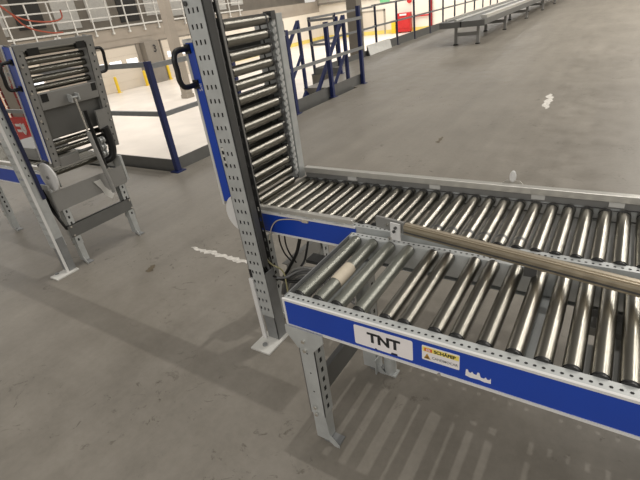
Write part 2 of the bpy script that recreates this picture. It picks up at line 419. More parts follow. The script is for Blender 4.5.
# ------------------------------------------------------------------ rollers
def make_roller(L_, R=.025, matn='roller'):
    b = MB().cyl((0, -L_/2, 0), (0, L_/2, 0), R, 28, caps=False)
    o = b.build('roller', matn)
    for s in (-1, 1):
        MB().lathe((0, s*L_/2, 0), (0, s, 0), [(0, R*.99), (.002, R*.9), (.008, R*.9), (.009, R*.45), (.016, R*.45), (.016, 0)], 18).build('bearing_cap', 'black', o)
    return o
PROTO = {}
def add_roller(parent, org, centre, length, matn='roller', axis='y'):
    key = (round(length, 3), matn)
    if key not in PROTO:
        o = make_roller(length, matn=matn); PROTO[key] = o; first = True
    else:
        src = PROTO[key]; o = src.copy(); COL.objects.link(o)
        for ch in src.children:
            c = ch.copy(); COL.objects.link(c); c.parent = o
    o.parent = parent; o.location = Vector(centre)-Vector(org)
    return o
def belt(parent, org, x0, x1, y, z, R=.0255, w=.012, ax='x'):
    """flat loop around two neighbouring rollers"""
    pts = []
    for i in range(9):
        a = PI/2+PI*i/8; pts.append((x0+R*math.cos(a), z+R*math.sin(a)))
    for i in range(9):
        a = -PI/2+PI*i/8; pts.append((x1+R*math.cos(a), z+R*math.sin(a)))
    b = MB(); n = len(pts)
    for i in range(n):
        p, q = pts[i], pts[(i+1) % n]
        if ax == 'x': b.face([(p[0], y, p[1]), (q[0], y, q[1]), (q[0], y+w, q[1]), (p[0], y+w, p[1])], False)
        else: b.face([(z+p[1]-z, y, p[0]), (z+q[1]-z, y, q[0]), (z+q[1]-z, y+w, q[0]), (z+p[1]-z, y+w, p[0])], False)
    return b.build('drive_belt', 'rubber', parent, org)

ZR = .722                                             # roller axis height
def rail_pair(r, L, x0, x1, y0, y1, panel=True, zlo=.612, zhi=.735, holes=True, end_left=True, px1=None):
    px1 = px1 or x1
    """perforated side rails (channel) plus near-side blue panel with white trims"""
    for side in (0, 1):
        b = MB(); b.use(0)
        ya, yb = (y0, y0+.036) if side == 0 else (y1-.036, y1)
        b.box(x0, x1, ya, yb, zhi-.004, zhi)
        yi = yb if side == 0 else ya
        b.box(x0, x1, yi-.0015, yi+.0015, zlo+.02, zhi-.004)
        yo = ya if side == 0 else yb
        b.box(x0, x1, yo-.0015 if side else yo, yo if side else yo+.0015, zlo, zhi-.004)
        b.box(x0, x1, ya, yb, zlo, zlo+.003)
        if holes:
            b.use(1); n = int((x1-x0)/.0215)
            ym = ya+.014 if side == 0 else yb-.014
            for i in range(n):
                x = x0+.012+i*.0215
                b.face([(x+.0052*math.cos(t*PI/3), ym+.0046*math.sin(t*PI/3), zhi+.0004) for t in range(6)])
        b.build('side_rail', ['galv', 'hole'], r, L)
    if panel:
        p = MB().box(x0+.004, px1, y0-.006, y0-.0005, zlo+.008, zhi-.008).build('side_panel', 'blue', r, L)
        b = MB().box(x0, px1, y0-.009, y0-.0005, zhi-.008, zhi+.001).box(x0, px1, y0-.009, y0-.0005, zlo-.001, zlo+.009)
        if end_left: b.box(x0-.004, x0+.005, y0-.008, y0-.0005, zlo, zhi)
        b.build('edge_strip', 'white', p, L)
        return p

def leg(r, L, x, y, ztop, face=-1, w=.075, d=.06, bracket=True, zfoot=0.):
    """adjustable perforated support leg: C channel with slots, bolts and foot"""
    x0, x1 = x-w/2, x+w/2
    yf = y; yb = y+d if face < 0 else y-d
    ya, yc = min(yf, yb), max(yf, yb)
    b = MB(); b.use(0)
    b.box(x0, x1, (yf if face < 0 else yf-.003), (yf+.003 if face < 0 else yf), .17, ztop)        # front plate
    b.box(x1-.003, x1, ya, yc, .17, ztop); b.box(x0, x0+.003, ya, yc, .17, ztop)                  # side plates
    b.box(x0+.006, x1-.004, ya+.004, ya+.007, .02, .30)                                           # inner telescoping leg
    b.box(x1-.008, x1-.005, ya+.004, yc-.004, .02, .30)
    if bracket:
        b.prism([(x0-.045, yf-.004*(face < 0), ztop+.045), (x1+.05, yf-.004*(face < 0), ztop+.045), (x1+.05, yf-.004*(face < 0), ztop+.01), (x1, yf-.004*(face < 0), ztop-.05), (x0, yf-.004*(face < 0), ztop-.05), (x0-.045, yf-.004*(face < 0), ztop+.01)], (0, .004, 0))
    b.use(1)
    ys = yf-.0046 if face < 0 else yf+.0006
    for i in range(int((ztop-.2)/.05)):
        z = .2+i*.05
        b.box(x1, x1+.0005, (ya+yc)/2-.007, (ya+yc)/2+.007, z, z+.022)
        if i % 2 == 0 and i > 1: b.box(x-.003, x+.003, yf-.0006 if face < 0 else yf, yf if face < 0 else yf+.0006, z, z+.006)
    b.use(0)
    b.prism([(x0+.008, ya+.003, .17), (x1-.004, ya+.003, .17), (x1+.004, ya+.003, .06), (x1+.045, ya+.003, .012), (x1+.045, ya+.003, 0), (x1+.02, ya+.003, 0), (x0+.035, ya+.003, .05)], (0, .003, 0))
    o = b.build('leg', ['galv', 'hole'], r, L)
    for z in (ztop-.01, ztop-.055, .215, .175):
        yy = yf-.004 if face < 0 else yf
        MB().cyl((x-.004, yy, z), (x-.004, yy-.007, z), .0085, 6).build('bolt', 'bolt', o, L)
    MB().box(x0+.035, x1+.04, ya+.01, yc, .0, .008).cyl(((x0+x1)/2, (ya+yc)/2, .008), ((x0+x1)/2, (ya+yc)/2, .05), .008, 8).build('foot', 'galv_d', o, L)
    return o

# ------------------------------------------------------------------ conveyor in the foreground (marked TNT)
r = thing('roller_conveyor', 'roller conveyor with blue side panel and white label reading TNT', 'conveyor', (-.9, .97, 0)); L = r.location
TX1 = 1.25
pan = rail_pair(r, L, -.905, TX1, .97, 1.495)
MB().box(-.908, -.904, .975, 1.49, .66, .738).box(-.908, -.880, .98, 1.485, .66, .664).build('end_plate', 'galv_d', r, L)
txs = [-.866, -.786, -.707, -.623, -.523, -.459, -.359, -.294, -.214, -.134, -.060, .009, .073, .136]
while txs[-1] < TX1-.09: txs.append(txs[-1]+.0665)
for i, x in enumerate(txs):
    o = add_roller(r, L, (x, 1.232, ZR), .434, 'roller_g' if i < 4 else ('roller_w' if i < 9 else 'roller'))
    if i == 1:
        t = MB().cyl((0, -.10, 0), (0, .015, 0), .0262, 24, caps=False).build('tape_band', 'tape', o)
        part_label(t, 'beige tape wrapped round one roller')
for i in range(11, len(txs)-1):                       # finger guard strips between the rollers
    xm = (txs[i]+txs[i+1])/2
    MB().box(xm-.009, xm+.009, 1.03, 1.16, .703, .706).build('finger_guard', 'grey_d', r, L)
for x in (-.80, -.09, .35, .8):
    b = MB().box(x-.03, x+.03, 1.0, 1.46, .625, .628).box(x-.03, x-.027, 1.0, 1.46, .628, .67).box(x+.027, x+.03, 1.0, 1.46, .628, .67)
    b.build('cross_member', 'galv', r, L)
b = MB().box(.0, .9, 1.30, 1.40, .630, .634).box(.0, .9, 1.30, 1.303, .634, .66).box(.0, .9, 1.397, 1.40, .634, .66)
b.build('cable_tray', 'grey', r, L)
for x in (.12, .55):
    q = MB().box(x-.06, x+.06, 1.18, 1.28, .60, .655).build('control_box', 'grey', r, L, .004)
    MB().box(x-.045, x+.045, 1.175, 1.18, .615, .64).build('lid', 'black', q, L)
    MB().tube(smooth_path([(x+.06, 1.23, .63), (x+.12, 1.26, .60), (x+.2, 1.3, .63)]), .005, 6).build('lead', 'black', q, L)
leg(r, L, -.832, .957, .575, w=.07); leg(r, L, -.84, 1.475, .60, face=1, bracket=False)
leg(r, L, .85, .985, .575); leg(r, L, .85, 1.475, .60, face=1, bracket=False)
for x in (-.83, .86):
    MB().box(x, x+.004, 1.03, 1.42, .235, .345).box(x-.02, x, 1.03, 1.42, .341, .345).build('cross_tie', 'grey_d', r, L)
MB().prism([(-.50, 1.03, .60), (-.365, 1.03, .60), (-.365, 1.03, .545), (-.375, 1.03, .538), (-.47, 1.03, .538), (-.50, 1.03, .56)], (0, .004, 0)).build('hanging_plate', 'grey', r, L)
b = MB().box(-.80, -.794, 1.40, 1.47, 0, .09).cyl((-.74, 1.45, .0), (-.74, 1.45, .1), .03, 14).box(-.77, -.70, 1.42, 1.47, 0, .008)
b.build('levelling_foot', 'galv', r, L)
# TNT label
ORG = L
lab = MB().use(0)
x0, x1, z0, z1 = -.617, -.412, .632, .712
def rrect(x0, x1, z0, z1, y, rad=.006, n=4):
    P = []
    for cx, cz, a0 in ((x1-rad, z1-rad, 0), (x0+rad, z1-rad, 90), (x0+rad, z0+rad, 180), (x1-rad, z0+rad, 270)):
        for i in range(n+1):
            a = math.radians(a0+90*i/n); P.append((cx+rad*math.cos(a), y, cz+rad*math.sin(a)))
    return P
lab.prism(rrect(x0, x1, z0, z1, .9632), (0, .0008, 0))
nl = lab.build('name_label', 'label', r, L); part_label(nl, 'white label reading TNT')
text_mesh('lettering', 'TNT', .0535, (-.511, .9622, .6735), (1, 0, 0), (0, 0, 1), 'txt', nl, L, .0022, 1.07)
MB().prism([(-.545, .9625, .632), (-.533, .9625, .632), (-.538, .9625, .6365), (-.541, .9625, .637)], (0, -.0006, 0)).build('torn_edge', 'navy_d', nl, L)
MB().prism([(-.487, .9625, .632), (-.463, .9625, .632), (-.465, .9625, .640), (-.484, .9625, .640)], (0, -.0006, 0)).build('torn_edge', 'navy_d', nl, L)
# maker's sticker
st = MB().use(0); st.prism(rrect(-.382, -.268, .654, .711, .9632, .003), (0, .0008, 0))
st.use(1); st.box(-.380, -.270, .9624, .9632, .689, .706)
st.use(2); st.box(-.374, -.350, .9618, .9624, .691, .703)
st.use(3); st.prism([(-.376, .9622, .661), (-.355, .9622, .661), (-.3655, .9622, .682)], (0, .0008, 0))
st.use(4); st.prism([(-.3715, .9616, .6635), (-.3595, .9616, .6635), (-.3655, .9616, .6755)], (0, .0005, 0))
st.use(3); st.box(-.3668, -.3642, .9610, .9616, .6665, .673)
so = st.build('maker_sticker', ['label', 'label_y', 'label_o', 'warn', 'txt'], r, L); part_label(so, 'white and yellow sticker with a warning triangle')
text_mesh('lettering', 'SCHÄFER', .0165, (-.311, .9617, .697), (1, 0, 0), (0, 0, 1), 'txt', so, L, .0006, .98)
text_mesh('lettering', 'SSI', .0115, (-.362, .9612, .697), (1, 0, 0), (0, 0, 1), 'label', so, L, .0003, 1.0)
text_mesh('lettering', 'CANDMOCAR', .0130, (-.3115, .9622, .670), (1, 0, 0), (0, 0, 1), 'txtg', so, L, .0002, .93)
# remnant of a torn sticker
P = [(-.250, .643), (-.236, .639), (-.210, .641), (-.196, .638), (-.178, .640), (-.179, .660), (-.183, .652), (-.189, .651), (-.193, .658), (-.198, .651), (-.207, .652), (-.211, .667), (-.216, .668), (-.219, .656), (-.227, .657), (-.231, .664), (-.236, .657), (-.241, .659), (-.244, .668), (-.249, .666)]
tr = MB().prism([(x, .9632, z) for x, z in P], (0, .0006, 0)).build('torn_sticker', 'label', r, L); part_label(tr, 'white remnant of a torn sticker')
MB().cyl((-.327, .9635, .643-.028), (-.327, .958, .643-.028), .006, 10).build('rivet', 'bolt', r, L)

# ------------------------------------------------------------------ conveyor behind, running to the right lift gate
r = thing('roller_conveyor', 'roller conveyor with white reflector on its silver guide rail, running past the bronze bar', 'conveyor', (-1.5, 1.61, 0)); L = r.location
p2 = rail_pair(r, L, -1.525, TX1, 1.55, 2.075, zlo=.615, zhi=.735, end_left=False, px1=-.92)
MB().box(-.90, TX1, 1.497, 1.548, .690, .694).build('gap_cover', 'galv_d', r, L)
x = -.108-.0667*21
fx = []
while x < TX1-.03: fx.append(x); x += .0667
for i, x in enumerate(fx):
    o = add_roller(r, L, (x, 1.804, ZR), .428, 'roller_w' if i < 13 else 'roller')
    if 14 <= i <= 19:
        t = MB().cyl((0, -.165, 0), (0, -.145, 0), .0252, 28, caps=False).build('drive_band', 'charcoal', o)
for i in range(len(fx)-1):
    belt(r, L, fx[i], fx[i+1], 1.985 if i % 2 else 2.0, ZR)
for i in range(14, len(fx)-1):
    xm = (fx[i]+fx[i+1])/2
    MB().box(xm-.009, xm+.009, 1.62, 1.96, .705, .708).build('finger_guard', 'grey_d', r, L)
g = MB().box(-1.522, TX1, 2.028, 2.062, .768, .800).build('guide_rail', 'silver', r, L, .002); part_label(g, 'silver guide rail along the far side')
MB().box(-1.522, TX1, 2.040, 2.075, .7355, .7675).build('guide_base', 'grey', r, L)
for x in (-1.2, -.72, -.24, .06, .55, 1.0):
    MB().box(x-.028, x+.028, 2.032, 2.040, .745, .768).build('guide_bracket', 'white2', r, L)
g = MB().bar((-1.50, 1.548, .760), (-.930, 1.548, .760), .026, .022).cyl((-.930, 1.548, .760), (-.925, 1.548, .760), .011, 12).build('guide_rail', 'silver', r, L, .003); part_label(g, 'short silver guide rail along the near side')
for x in (-1.33, -1.17, -1.0):
    MB().box(x-.02, x+.02, 1.551, 1.565, .7355, .749).build('guide_bracket', 'white2', r, L)
# reflector
rf = MB().lathe((-.362, 2.085, .825), (-.35, -.85, .25), [(-.006, 0), (-.006, .014), (0, .017), (.006, .014), (.008, 0)], 24)
for k in range(len(rf.v)):
    x, y, z = rf.v[k]; rf.v[k] = (x, y, .825+(z-.825)*1.75)
rf = rf.build('reflector', 'white', r, L)
MB().box(-.368, -.356, 2.08, 2.09, .79, .81).prism([(-.42, 2.09, .78), (-.31, 2.09, .78), (-.33, 2.09, .803), (-.39, 2.09, .803)], (0, .004, 0)).build('holder', 'silver', rf, L)
for x in (-1.30, -.65, 0., .65):
    MB().box(x-.03, x+.03, 1.58, 2.04, .62, .623).box(x-.03, x-.027, 1.58, 2.04, .623, .67).build('cross_member', 'galv', r, L)
leg(r, L, -1.545, 1.575, .56, bracket=False, w=.05); leg(r, L, -1.475, 2.05, .56, face=1, bracket=False)
leg(r, L, .75, 1.57, .56, bracket=False); leg(r, L, .75, 2.05, .56, face=1, bracket=False)
for x in (-1.45, .76):
    MB().box(x, x+.004, 1.63, 2.0, .27, .365).box(x-.03, x, 1.63, 2.0, .361, .365).build('cross_tie', 'grey', r, L)
sb = MB().box(-1.36, -1.15, 1.70, 1.78, .355, .375).build('lower_bracket', 'charcoal', r, L)

# ------------------------------------------------------------------ diagonal guide bar
r = thing('guide_bar', 'bronze diagonal guide bar lying across both conveyors', 'guide', (-.8, 1.53, .74)); L = r.location
A = Vector((-.655, 1.500, .794)); D = Vector((.79, -.138, 0)).normalized()
B = A+D*1.55
nrm = Vector((D.y, -D.x, 0))
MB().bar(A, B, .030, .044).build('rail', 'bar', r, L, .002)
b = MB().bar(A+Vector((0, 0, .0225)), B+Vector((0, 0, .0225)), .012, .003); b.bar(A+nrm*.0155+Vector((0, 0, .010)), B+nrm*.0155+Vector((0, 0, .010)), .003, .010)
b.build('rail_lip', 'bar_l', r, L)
b = MB().bar(A+nrm*.0155+Vector((0, 0, -.010)), B+nrm*.0155+Vector((0, 0, -.010)), .003, .006); b.build('rail_groove', 'charcoal', r, L)
mp = MB().bar(A-D*.145, A-D*.005, .012, .052).build('mounting_plate', 'grey', r, L)
A2 = A+nrm*.022-D*.035
br = MB().bar(A2-D*.024+Vector((0, 0, -.014)), A2+D*.024+Vector((0, 0, -.014)), .005, .078).build('bracket', 'white', r, L); part_label(br, 'white bracket with bolts')
for dz, dd in ((.006, .004), (-.012, -.004)):
    c = A2+D*dd+Vector((0, 0, dz)); MB().cyl(c, c+nrm*.010, .007, 6).build('bolt', 'charcoal', br, L)
c = A-D*.085; MB().cyl(c+nrm*.004, c+nrm*.013, .007, 6).build('bolt', 'bolt', mp, L)
MB().cyl((A-D*.06)+nrm*.03+Vector((0, 0, -.056)), (A-D*.06)+nrm*.03+Vector((0, 0, -.044)), .009, 8).build('clamp_bolt', 'bolt', r, L)
for t in (.5, 1.3):
    c = A+D*t; MB().box(c.x-.02, c.x+.02, c.y-.012, c.y+.012, .7355, .774).build('support_foot', 'charcoal', r, L)

# ------------------------------------------------------------------ tall posts
def perf_flange(b, x0, x1, y, z0, z1, cols, step=.0585, hw=.0105, hh=.019, th=.003):
    """plate in the xz plane at y with real rows of slots"""
    xs = [x0]
    for c in cols: xs += [c-hw/2, c+hw/2]
    xs.append(x1)
    for i in range(0, len(xs), 2): b.box(xs[i], xs[i+1], y, y+th, z0, z1)
    for c in cols:
        z = z0; i = 0
        while z < z1:
            zt = min(z+step-hh, z1)
            b.box(c-hw/2, c+hw/2, y, y+th, z, zt); z += step
def tall_post(label, xw, sgn, yf, ybk, zlow, full_strip):
    """channel post: web at xw, flanges reaching sgn*0.105 away from the web"""
    x2 = xw+sgn*.102; lo, hi = min(xw, x2), max(xw, x2)
    r = thing('gate_post', label, 'post', ((lo+hi)/2, (yf+ybk)/2, 0)); L = r.location
    b = MB()
    cols = [lo+.024, lo+.049, lo+.074]
    perf_flange(b, lo, hi, yf, zlow, 2.05, cols)
    b.box(min(xw, xw+sgn*.003), max(xw, xw+sgn*.003), yf, ybk, zlow, 2.05)
    b.build('channel', 'galv', r, L)
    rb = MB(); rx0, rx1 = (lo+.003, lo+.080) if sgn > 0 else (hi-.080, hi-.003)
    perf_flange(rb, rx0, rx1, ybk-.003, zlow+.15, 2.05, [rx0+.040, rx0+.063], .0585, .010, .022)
    rb.build('rear_flange', 'charcoal', r, L)  # galvanised flange coloured charcoal, channel shade put into the colour
    MB().box(min(xw+sgn*.004, xw+sgn*.006), max(xw+sgn*.004, xw+sgn*.006), yf+.004, ybk-.004, zlow, 2.05).build('channel_shade', 'rubber', r, L)  # black sheet over the web, painting the dark inside of the channel
    f = MB().box(lo-.02+(.05 if sgn < 0 else 0), hi+.012+(.03 if sgn < 0 else 0), yf-.11, ybk-.005, 0, .012)
    fo = f.build('foot_plate', 'white2', r, L, .002)
    MB().cyl(((lo+hi)/2-.005, yf-.06, .012), ((lo+hi)/2-.005, yf-.06, .02), .014, 12).build('anchor_bolt', 'galv_d', fo, L)
    u = MB().box(lo+.02, hi-.006, yf+.008, yf+.013, .012, .45).box(hi-.011, hi-.006, yf+.008, ybk-.02, .012, .45)
    u.build('foot_upright', 'galv_d', r, L)
    return r, L
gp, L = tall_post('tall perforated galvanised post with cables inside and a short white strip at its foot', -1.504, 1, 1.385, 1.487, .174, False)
o = MB().box(-1.512, -1.484, 1.372, 1.384, .012, .415).build('cover_strip', 'white', gp, L, .002); part_label(o, 'white cover strip at the foot')
MB().box(-1.488, -1.478, 1.3835, 1.3848, 1.04, 1.13).box(-1.506, -1.488, 1.3838, 1.3848, .42, .47).build('slot', 'hole', gp, L)
b = MB()
for z in (1.055, 1.085, 1.115): b.box(-1.486, -1.472, 1.382, 1.384, z, z+.012)
b.build('adjuster', 'white2', gp, L)
MB().cyl((-1.486, 1.385, 1.712), (-1.486, 1.377, 1.712), .010, 6).build('bolt', 'charcoal', gp, L)
o = MB().box(-1.40, -1.393, 1.39, 1.425, .5, 2.05).build('inner_profile', 'charcoal', gp, L)
gp.location.x += .012; gp.rotation_euler.y = -.013
# cables running down inside the channel
cabs = [('black cable in the tall post channel, front one', 'black', 1.435, .0065, [(-1.45, 1.435, 2.05), (-1.45, 1.435, 1.2), (-1.44, 1.435, .5), (-1.40, 1.46, .40), (-1.36, 1.55, .36), (-1.33, 1.64, .40), (-1.30, 1.67, .52)]),
        ('thick black cable in the tall post channel, behind the front one', 'black', 1.452, .009, [(-1.46, 1.455, 2.05), (-1.46, 1.455, 1.0), (-1.45, 1.46, .45), (-1.39, 1.50, .36), (-1.31, 1.56, .33), (-1.25, 1.66, .36)]),
        ('grey cable in the tall post channel', 'cabgrey', 1.445, .007, [(-1.43, 1.452, 2.05), (-1.43, 1.452, .9), (-1.42, 1.45, .46), (-1.37, 1.49, .38), (-1.30, 1.56, .40), (-1.22, 1.64, .385)]),
        ('thin yellow green cable in the tall post channel', 'cabyel', 1.43, .0045, [(-1.425, 1.43, 2.05), (-1.425, 1.43, 1.0), (-1.42, 1.44, .55), (-1.372, 1.50, .42), (-1.36, 1.50, .34), (-1.365, 1.50, .24)])]
for lb, m, yy, rad, pts in cabs:
    tag(MB().tube(smooth_path(pts, 8), rad, 8).build('cable', m), lb, 'cable', 'cables in the tall post')
tag(MB().tube(smooth_path([(-1.42, 1.50, .60), (-1.41, 1.525, .66), (-1.375, 1.536, .70), (-1.31, 1.537, .718), (-1.25, 1.537, .724), (-1.21, 1.537, .722)], 8), .003, 8).box(-1.215, -1.18, 1.534, 1.542, .716, .728).build('cable', 'tape'), 'thin pale sensor cable looping over the blue panel by the tall post', 'cable')
# coil of grey cable on the lower bracket
for i in range(8):
    a = .017*i
    pts = [(-1.46+a*.6, 1.56+.004*i, .20), (-1.43+a*.6, 1.57+.004*i, .30-a*.35), (-1.35+a*.35, 1.58+.004*i, .385-a*.85), (-1.25, 1.60+.003*i, .40-a), (-1.12, 1.62+.003*i, .37-a), (-1.02, 1.63, .28-a*.6)]
    tag(MB().tube(smooth_path(pts, 6), .0075, 6).build('cable', 'cabgrey' if i % 3 else 'grey'), 'grey cable in the bundle arching under the blue panel', 'cable', 'grey cable bundle under the blue panel')
for i, pts in enumerate(([(-1.47, 1.64, .575), (-1.475, 1.64, .50), (-1.455, 1.64, .43), (-1.43, 1.66, .37)], [(-1.43, 1.64, .575), (-1.435, 1.64, .50), (-1.42, 1.64, .44), (-1.40, 1.66, .37)], [(-1.32, 1.64, .575), (-1.36, 1.63, .46), (-1.42, 1.62, .36), (-1.47, 1.60, .28)])):
    tag(MB().tube(smooth_path(pts, 6), (.0045, .0045, .010)[i], 8).build('cable', 'black'), ['thin black cable under the blue panel, next to the tall post', 'thin black cable hanging in the middle under the blue panel', 'thick black cable slanting down under the blue panel'][i], 'cable', 'black cables under the blue panel')

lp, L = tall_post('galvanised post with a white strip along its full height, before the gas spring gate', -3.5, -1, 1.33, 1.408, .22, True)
o = MB().box(-3.503, -3.493, 1.322, 1.342, .012, 2.05).build('cover_strip', 'white', lp, L, .002); part_label(o, 'white full height edge strip')
o = MB().box(-3.499, -3.490, 1.385, 1.410, .62, 2.05).build('edge_profile', 'navy_d', lp, L)
MB().box(-3.4995, -3.493, 1.345, 1.400, .012, .30).build('web_foot', 'galv_d', lp, L)
b = MB(); b.use(0).box(-3.4997, -3.4987, 1.345, 1.384, .35, 2.05); b.use(1)
for i in range(20): b.box(-3.4992, -3.4982, 1.362, 1.370, .75+i*.0585, .766+i*.0585)
b.build('web_plate', ['galv', 'hole'], lp, L)
# overhead crossbeam joining the two posts (just above the picture, its shadow crosses the aisle)
struct(MB().box(-5.2, -.95, 1.34, 1.50, 2.05, 2.12).build('trim_4', 'galv'))

# ------------------------------------------------------------------ lift gates
def handle(parent, L, x, y0, sgn, z0, z1, out=.09):
    y = y0+sgn*out
    pts = [(x, y0, z0), (x, y0+sgn*out*.75, z0-.0), (x, y, z0+.03), (x, y, (z0+z1)/2), (x, y, z1-.03), (x, y0+sgn*out*.75, z1), (x, y0, z1)]
    h = MB().tube(smooth_path(pts, 6), .0125, 10).build('handle', 'black', parent, L)
    for z in (z0, z1): MB().box(x-.015, x+.015, min(y0, y0+sgn*.010), max(y0, y0+sgn*.010), z-.02, z+.02).build('handle_foot', 'black', h, L)
    return h
def disc(parent, L, x, y, z, rad=.125):
    d = MB().lathe((x, y, z), (0, -1, 0), [(-.004, 0), (-.004, rad), (.004, rad), (.008, rad*.96), (.009, rad*.3), (.009, 0)], 36).build('hinge_disc', 'white', parent, L)
    MB().cyl((x, y-.009, z), (x, y-.016, z), .014, 8).build('hinge_bolt', 'galv_d', d, L)
    return d

# right gate: roller side faces the camera (+x)
r = thing('lift_gate', 'upright lift gate showing a full column of rollers, behind the tall perforated post', 'gate', (-1.58, 1.78, .74)); L = r.location
xg = -1.558
for k in range(14):
    z = 1.612-.0662*k
    o = add_roller(r, L, (xg, 1.776, z), .322, 'roller_w')
for k in range(13):
    if k < 12: belt(r, L, 1.612-.0662*(k+1), 1.612-.0662*k, 1.925 if k % 2 else 1.912, xg, ax='z')
# near rail
b = MB().box(-1.64, -1.535, 1.555, 1.560, .76, 1.64).box(-1.54, -1.530, 1.585, 1.606, .74, 1.66).box(-1.64, -1.545, 1.60, 1.606, .76, 1.64)
b.build('side_rail', 'charcoal', r, L)
MB().box(-1.536, -1.528, 1.588, 1.600, .72, 1.72).build('rail_edge', 'grey', r, L)
# far rail with serrated inner edge
b = MB(); b.use(0).box(-1.66, -1.535, 1.965, 1.97, .76, 1.63).box(-1.55, -1.535, 2.0, 2.05, .74, 1.63).box(-1.66, -1.55, 2.045, 2.05, .74, 1.63).box(-1.551, -1.548, 1.97, 2.0, .78, 1.62)
for k in range(26): b.cyl((-1.549, 1.968, .79+.0331*k), (-1.536, 1.968, .79+.0331*k), .0135, 12)
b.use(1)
for k in range(26): b.box(-1.548, -1.540, 1.981, 1.993, .785+.0331*k, .808+.0331*k)  # white blocks painting the bright light seen through the rail slots
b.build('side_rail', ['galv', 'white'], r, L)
MB().box(-1.58, -1.53, 1.955, 1.99, 1.605, 1.645).box(-1.58, -1.55, 1.62, 1.955, 1.628, 1.638).build('corner_bracket', 'charcoal', r, L)
p = MB().box(-1.70, -1.575, 1.515, 1.52, .78, 1.565).build('side_panel', 'blue', r, L)
MB().box(-1.715, -1.700, 1.512, 1.555, .76, 1.58).box(-1.70, -1.575, 1.512, 1.52, 1.565, 1.573).build('edge_strip', 'white2', p, L)
text_mesh('lettering', 'SSI', .032, (-1.67, 1.5145, 1.37), (0, 0, 1), (-1, 0, 0), 'white', p, L)
handle(r, L, -1.69, 1.515, -1, 1.385, 1.54, .095)
disc(r, L, -1.575, 1.503, .725, .11)
MB().box(-1.60, -1.575, 1.50, 1.60, .72, .80).cyl((-1.585, 1.50, .735), (-1.585, 2.06, .735), .012, 12).build('hinge', 'charcoal', r, L)
for z in (.95, 1.25, 1.5):
    MB().box(-1.655, -1.635, 1.56, 2.06, z-.02, z+.02).build('cross_member', 'grey_d', r, L)
MB().box(-1.66, -1.652, 1.56, 2.06, .80, 1.29).build('backing_sheet', 'grey_d', r, L)

# left gate: underside faces the camera
r = thing('lift_gate', 'upright lift gate showing grey sheets and a gas spring, with two black handles', 'gate', (-3.55, 1.88, .74)); L = r.location
XU = -3.50
for k in range(13):
    z = 1.593-.0635*k
    add_roller(r, L, (XU-.075, 1.86, z), .46, 'roller_w')
def lrail(y0, y1, m):
    b = MB(); b.use(0).box(XU-.12, XU, y0, y0+.005, .74, 1.66).box(XU-.12, XU, y1-.005, y1, .74, 1.66).box(XU-.006, XU, y0, y1, .74, 1.66)
    b.use(1)
    for k in range(14): b.box(XU, XU+.0006, (y0+y1)/2-.005, (y0+y1)/2+.005, .78+.062*k, .795+.062*k)
    return b.build('side_rail', m, r, L)
lrail(1.575, 1.635, ['grey', 'hole']); lrail(2.10, 2.165, ['grey', 'hole'])
for z in (1.52, 1.33, 1.12, .98):
    for y in (1.595, 2.145): MB().cyl((XU, y, z), (XU+.008, y, z), .009, 6).build('bolt', 'bolt', r, L)
MB().box(XU-.02, XU+.002, 1.575, 2.165, 1.625, 1.665).build('end_plate', 'grey', r, L)
for ya, yb, za, zb in ((1.66, 1.74, 1.585, 1.635), (2.02, 2.09, 1.585, 1.635), (1.65, 1.70, 1.25, 1.31), (2.05, 2.09, 1.25, 1.31)):
    MB().box(XU-.03, XU+.003, ya, yb, za, zb).build('corner_block', 'black', r, L)
MB().box(XU-.03, XU, 1.635, 2.10, 1.19, 1.315).build('cover_sheet', 'grey', r, L, .003)
MB().box(XU-.045, XU-.03, 1.635, 2.10, .955, 1.19).build('recessed_sheet', 'grey_d', r, L)
MB().box(XU-.03, XU-.003, 1.635, 1.80, .72, .80).build('cover_sheet', 'grey', r, L, .003)
p = MB().box(XU-.115, XU+.0, 1.562, 1.572, .79, 1.65).build('side_panel', 'blue', r, L)
MB().box(XU-.004, XU+.008, 1.556, 1.566, .78, 1.66).box(XU-.125, XU-.11, 1.556, 1.572, .78, 1.66).build('edge_strip', 'white', p, L)
handle(r, L, XU-.04, 1.56, -1, 1.37, 1.555, .085); handle(r, L, XU-.04, 2.165, 1, 1.37, 1.555, .085)
MB().box(XU-.06, XU-.05, 1.500, 1.508, 1.40, 1.53).build('handle_plate', 'silver', r, L)
disc(r, L, -3.450, 1.495, .700, .118)
MB().cyl((XU-.05, 1.49, .775), (XU-.05, 2.15, .775), .014, 12).build('hinge', 'grey_d', r, L)
# gas spring
gs = MB().cyl((XU+.035, 1.876, 1.24), (XU+.065, 1.885, .96), .008, 10).build('piston_rod', 'bolt', r, L)
MB().cyl((XU+.065, 1.885, .96), (XU+.19, 1.892, .43), .017, 14).build('gas_cylinder', 'grey', gs, L)
MB().box(XU, XU+.05, 1.84, 1.85, 1.21, 1.27).box(XU, XU+.05, 1.90, 1.91, 1.22, 1.27).cyl((XU+.035, 1.835, 1.245), (XU+.035, 1.915, 1.245), .009, 8).build('spring_bracket', 'galv', gs, L)
MB().bar((XU+.03, 1.93, 1.12), (XU+.07, 1.95, .60), .012, .028).build('black_strap', 'black', r, L)
# cable chain at the right lower corner
b = MB().tube(smooth_path([(XU+.02, 2.06, .94), (XU+.02, 2.075, .86), (XU+.03, 2.075, .75), (XU+.03, 2.05, .67), (XU+.0, 1.99, .64)], 8), .032, 8)
b.build('cable_chain', 'black', r, L)
MB().box(XU, XU+.02, 2.02, 2.12, .93, 1.09).build('chain_mount', 'grey', r, L)
for z in (.72, .78, .84):
    MB().lathe((XU+.02, 1.98, z), (0, 1, 0), [(0, 0), (0, .03), (.012, .03), (.014, .022), (.026, .022), (.028, .03), (.04, .03), (.04, 0)], 16).build('pulley', 'galv', r, L)

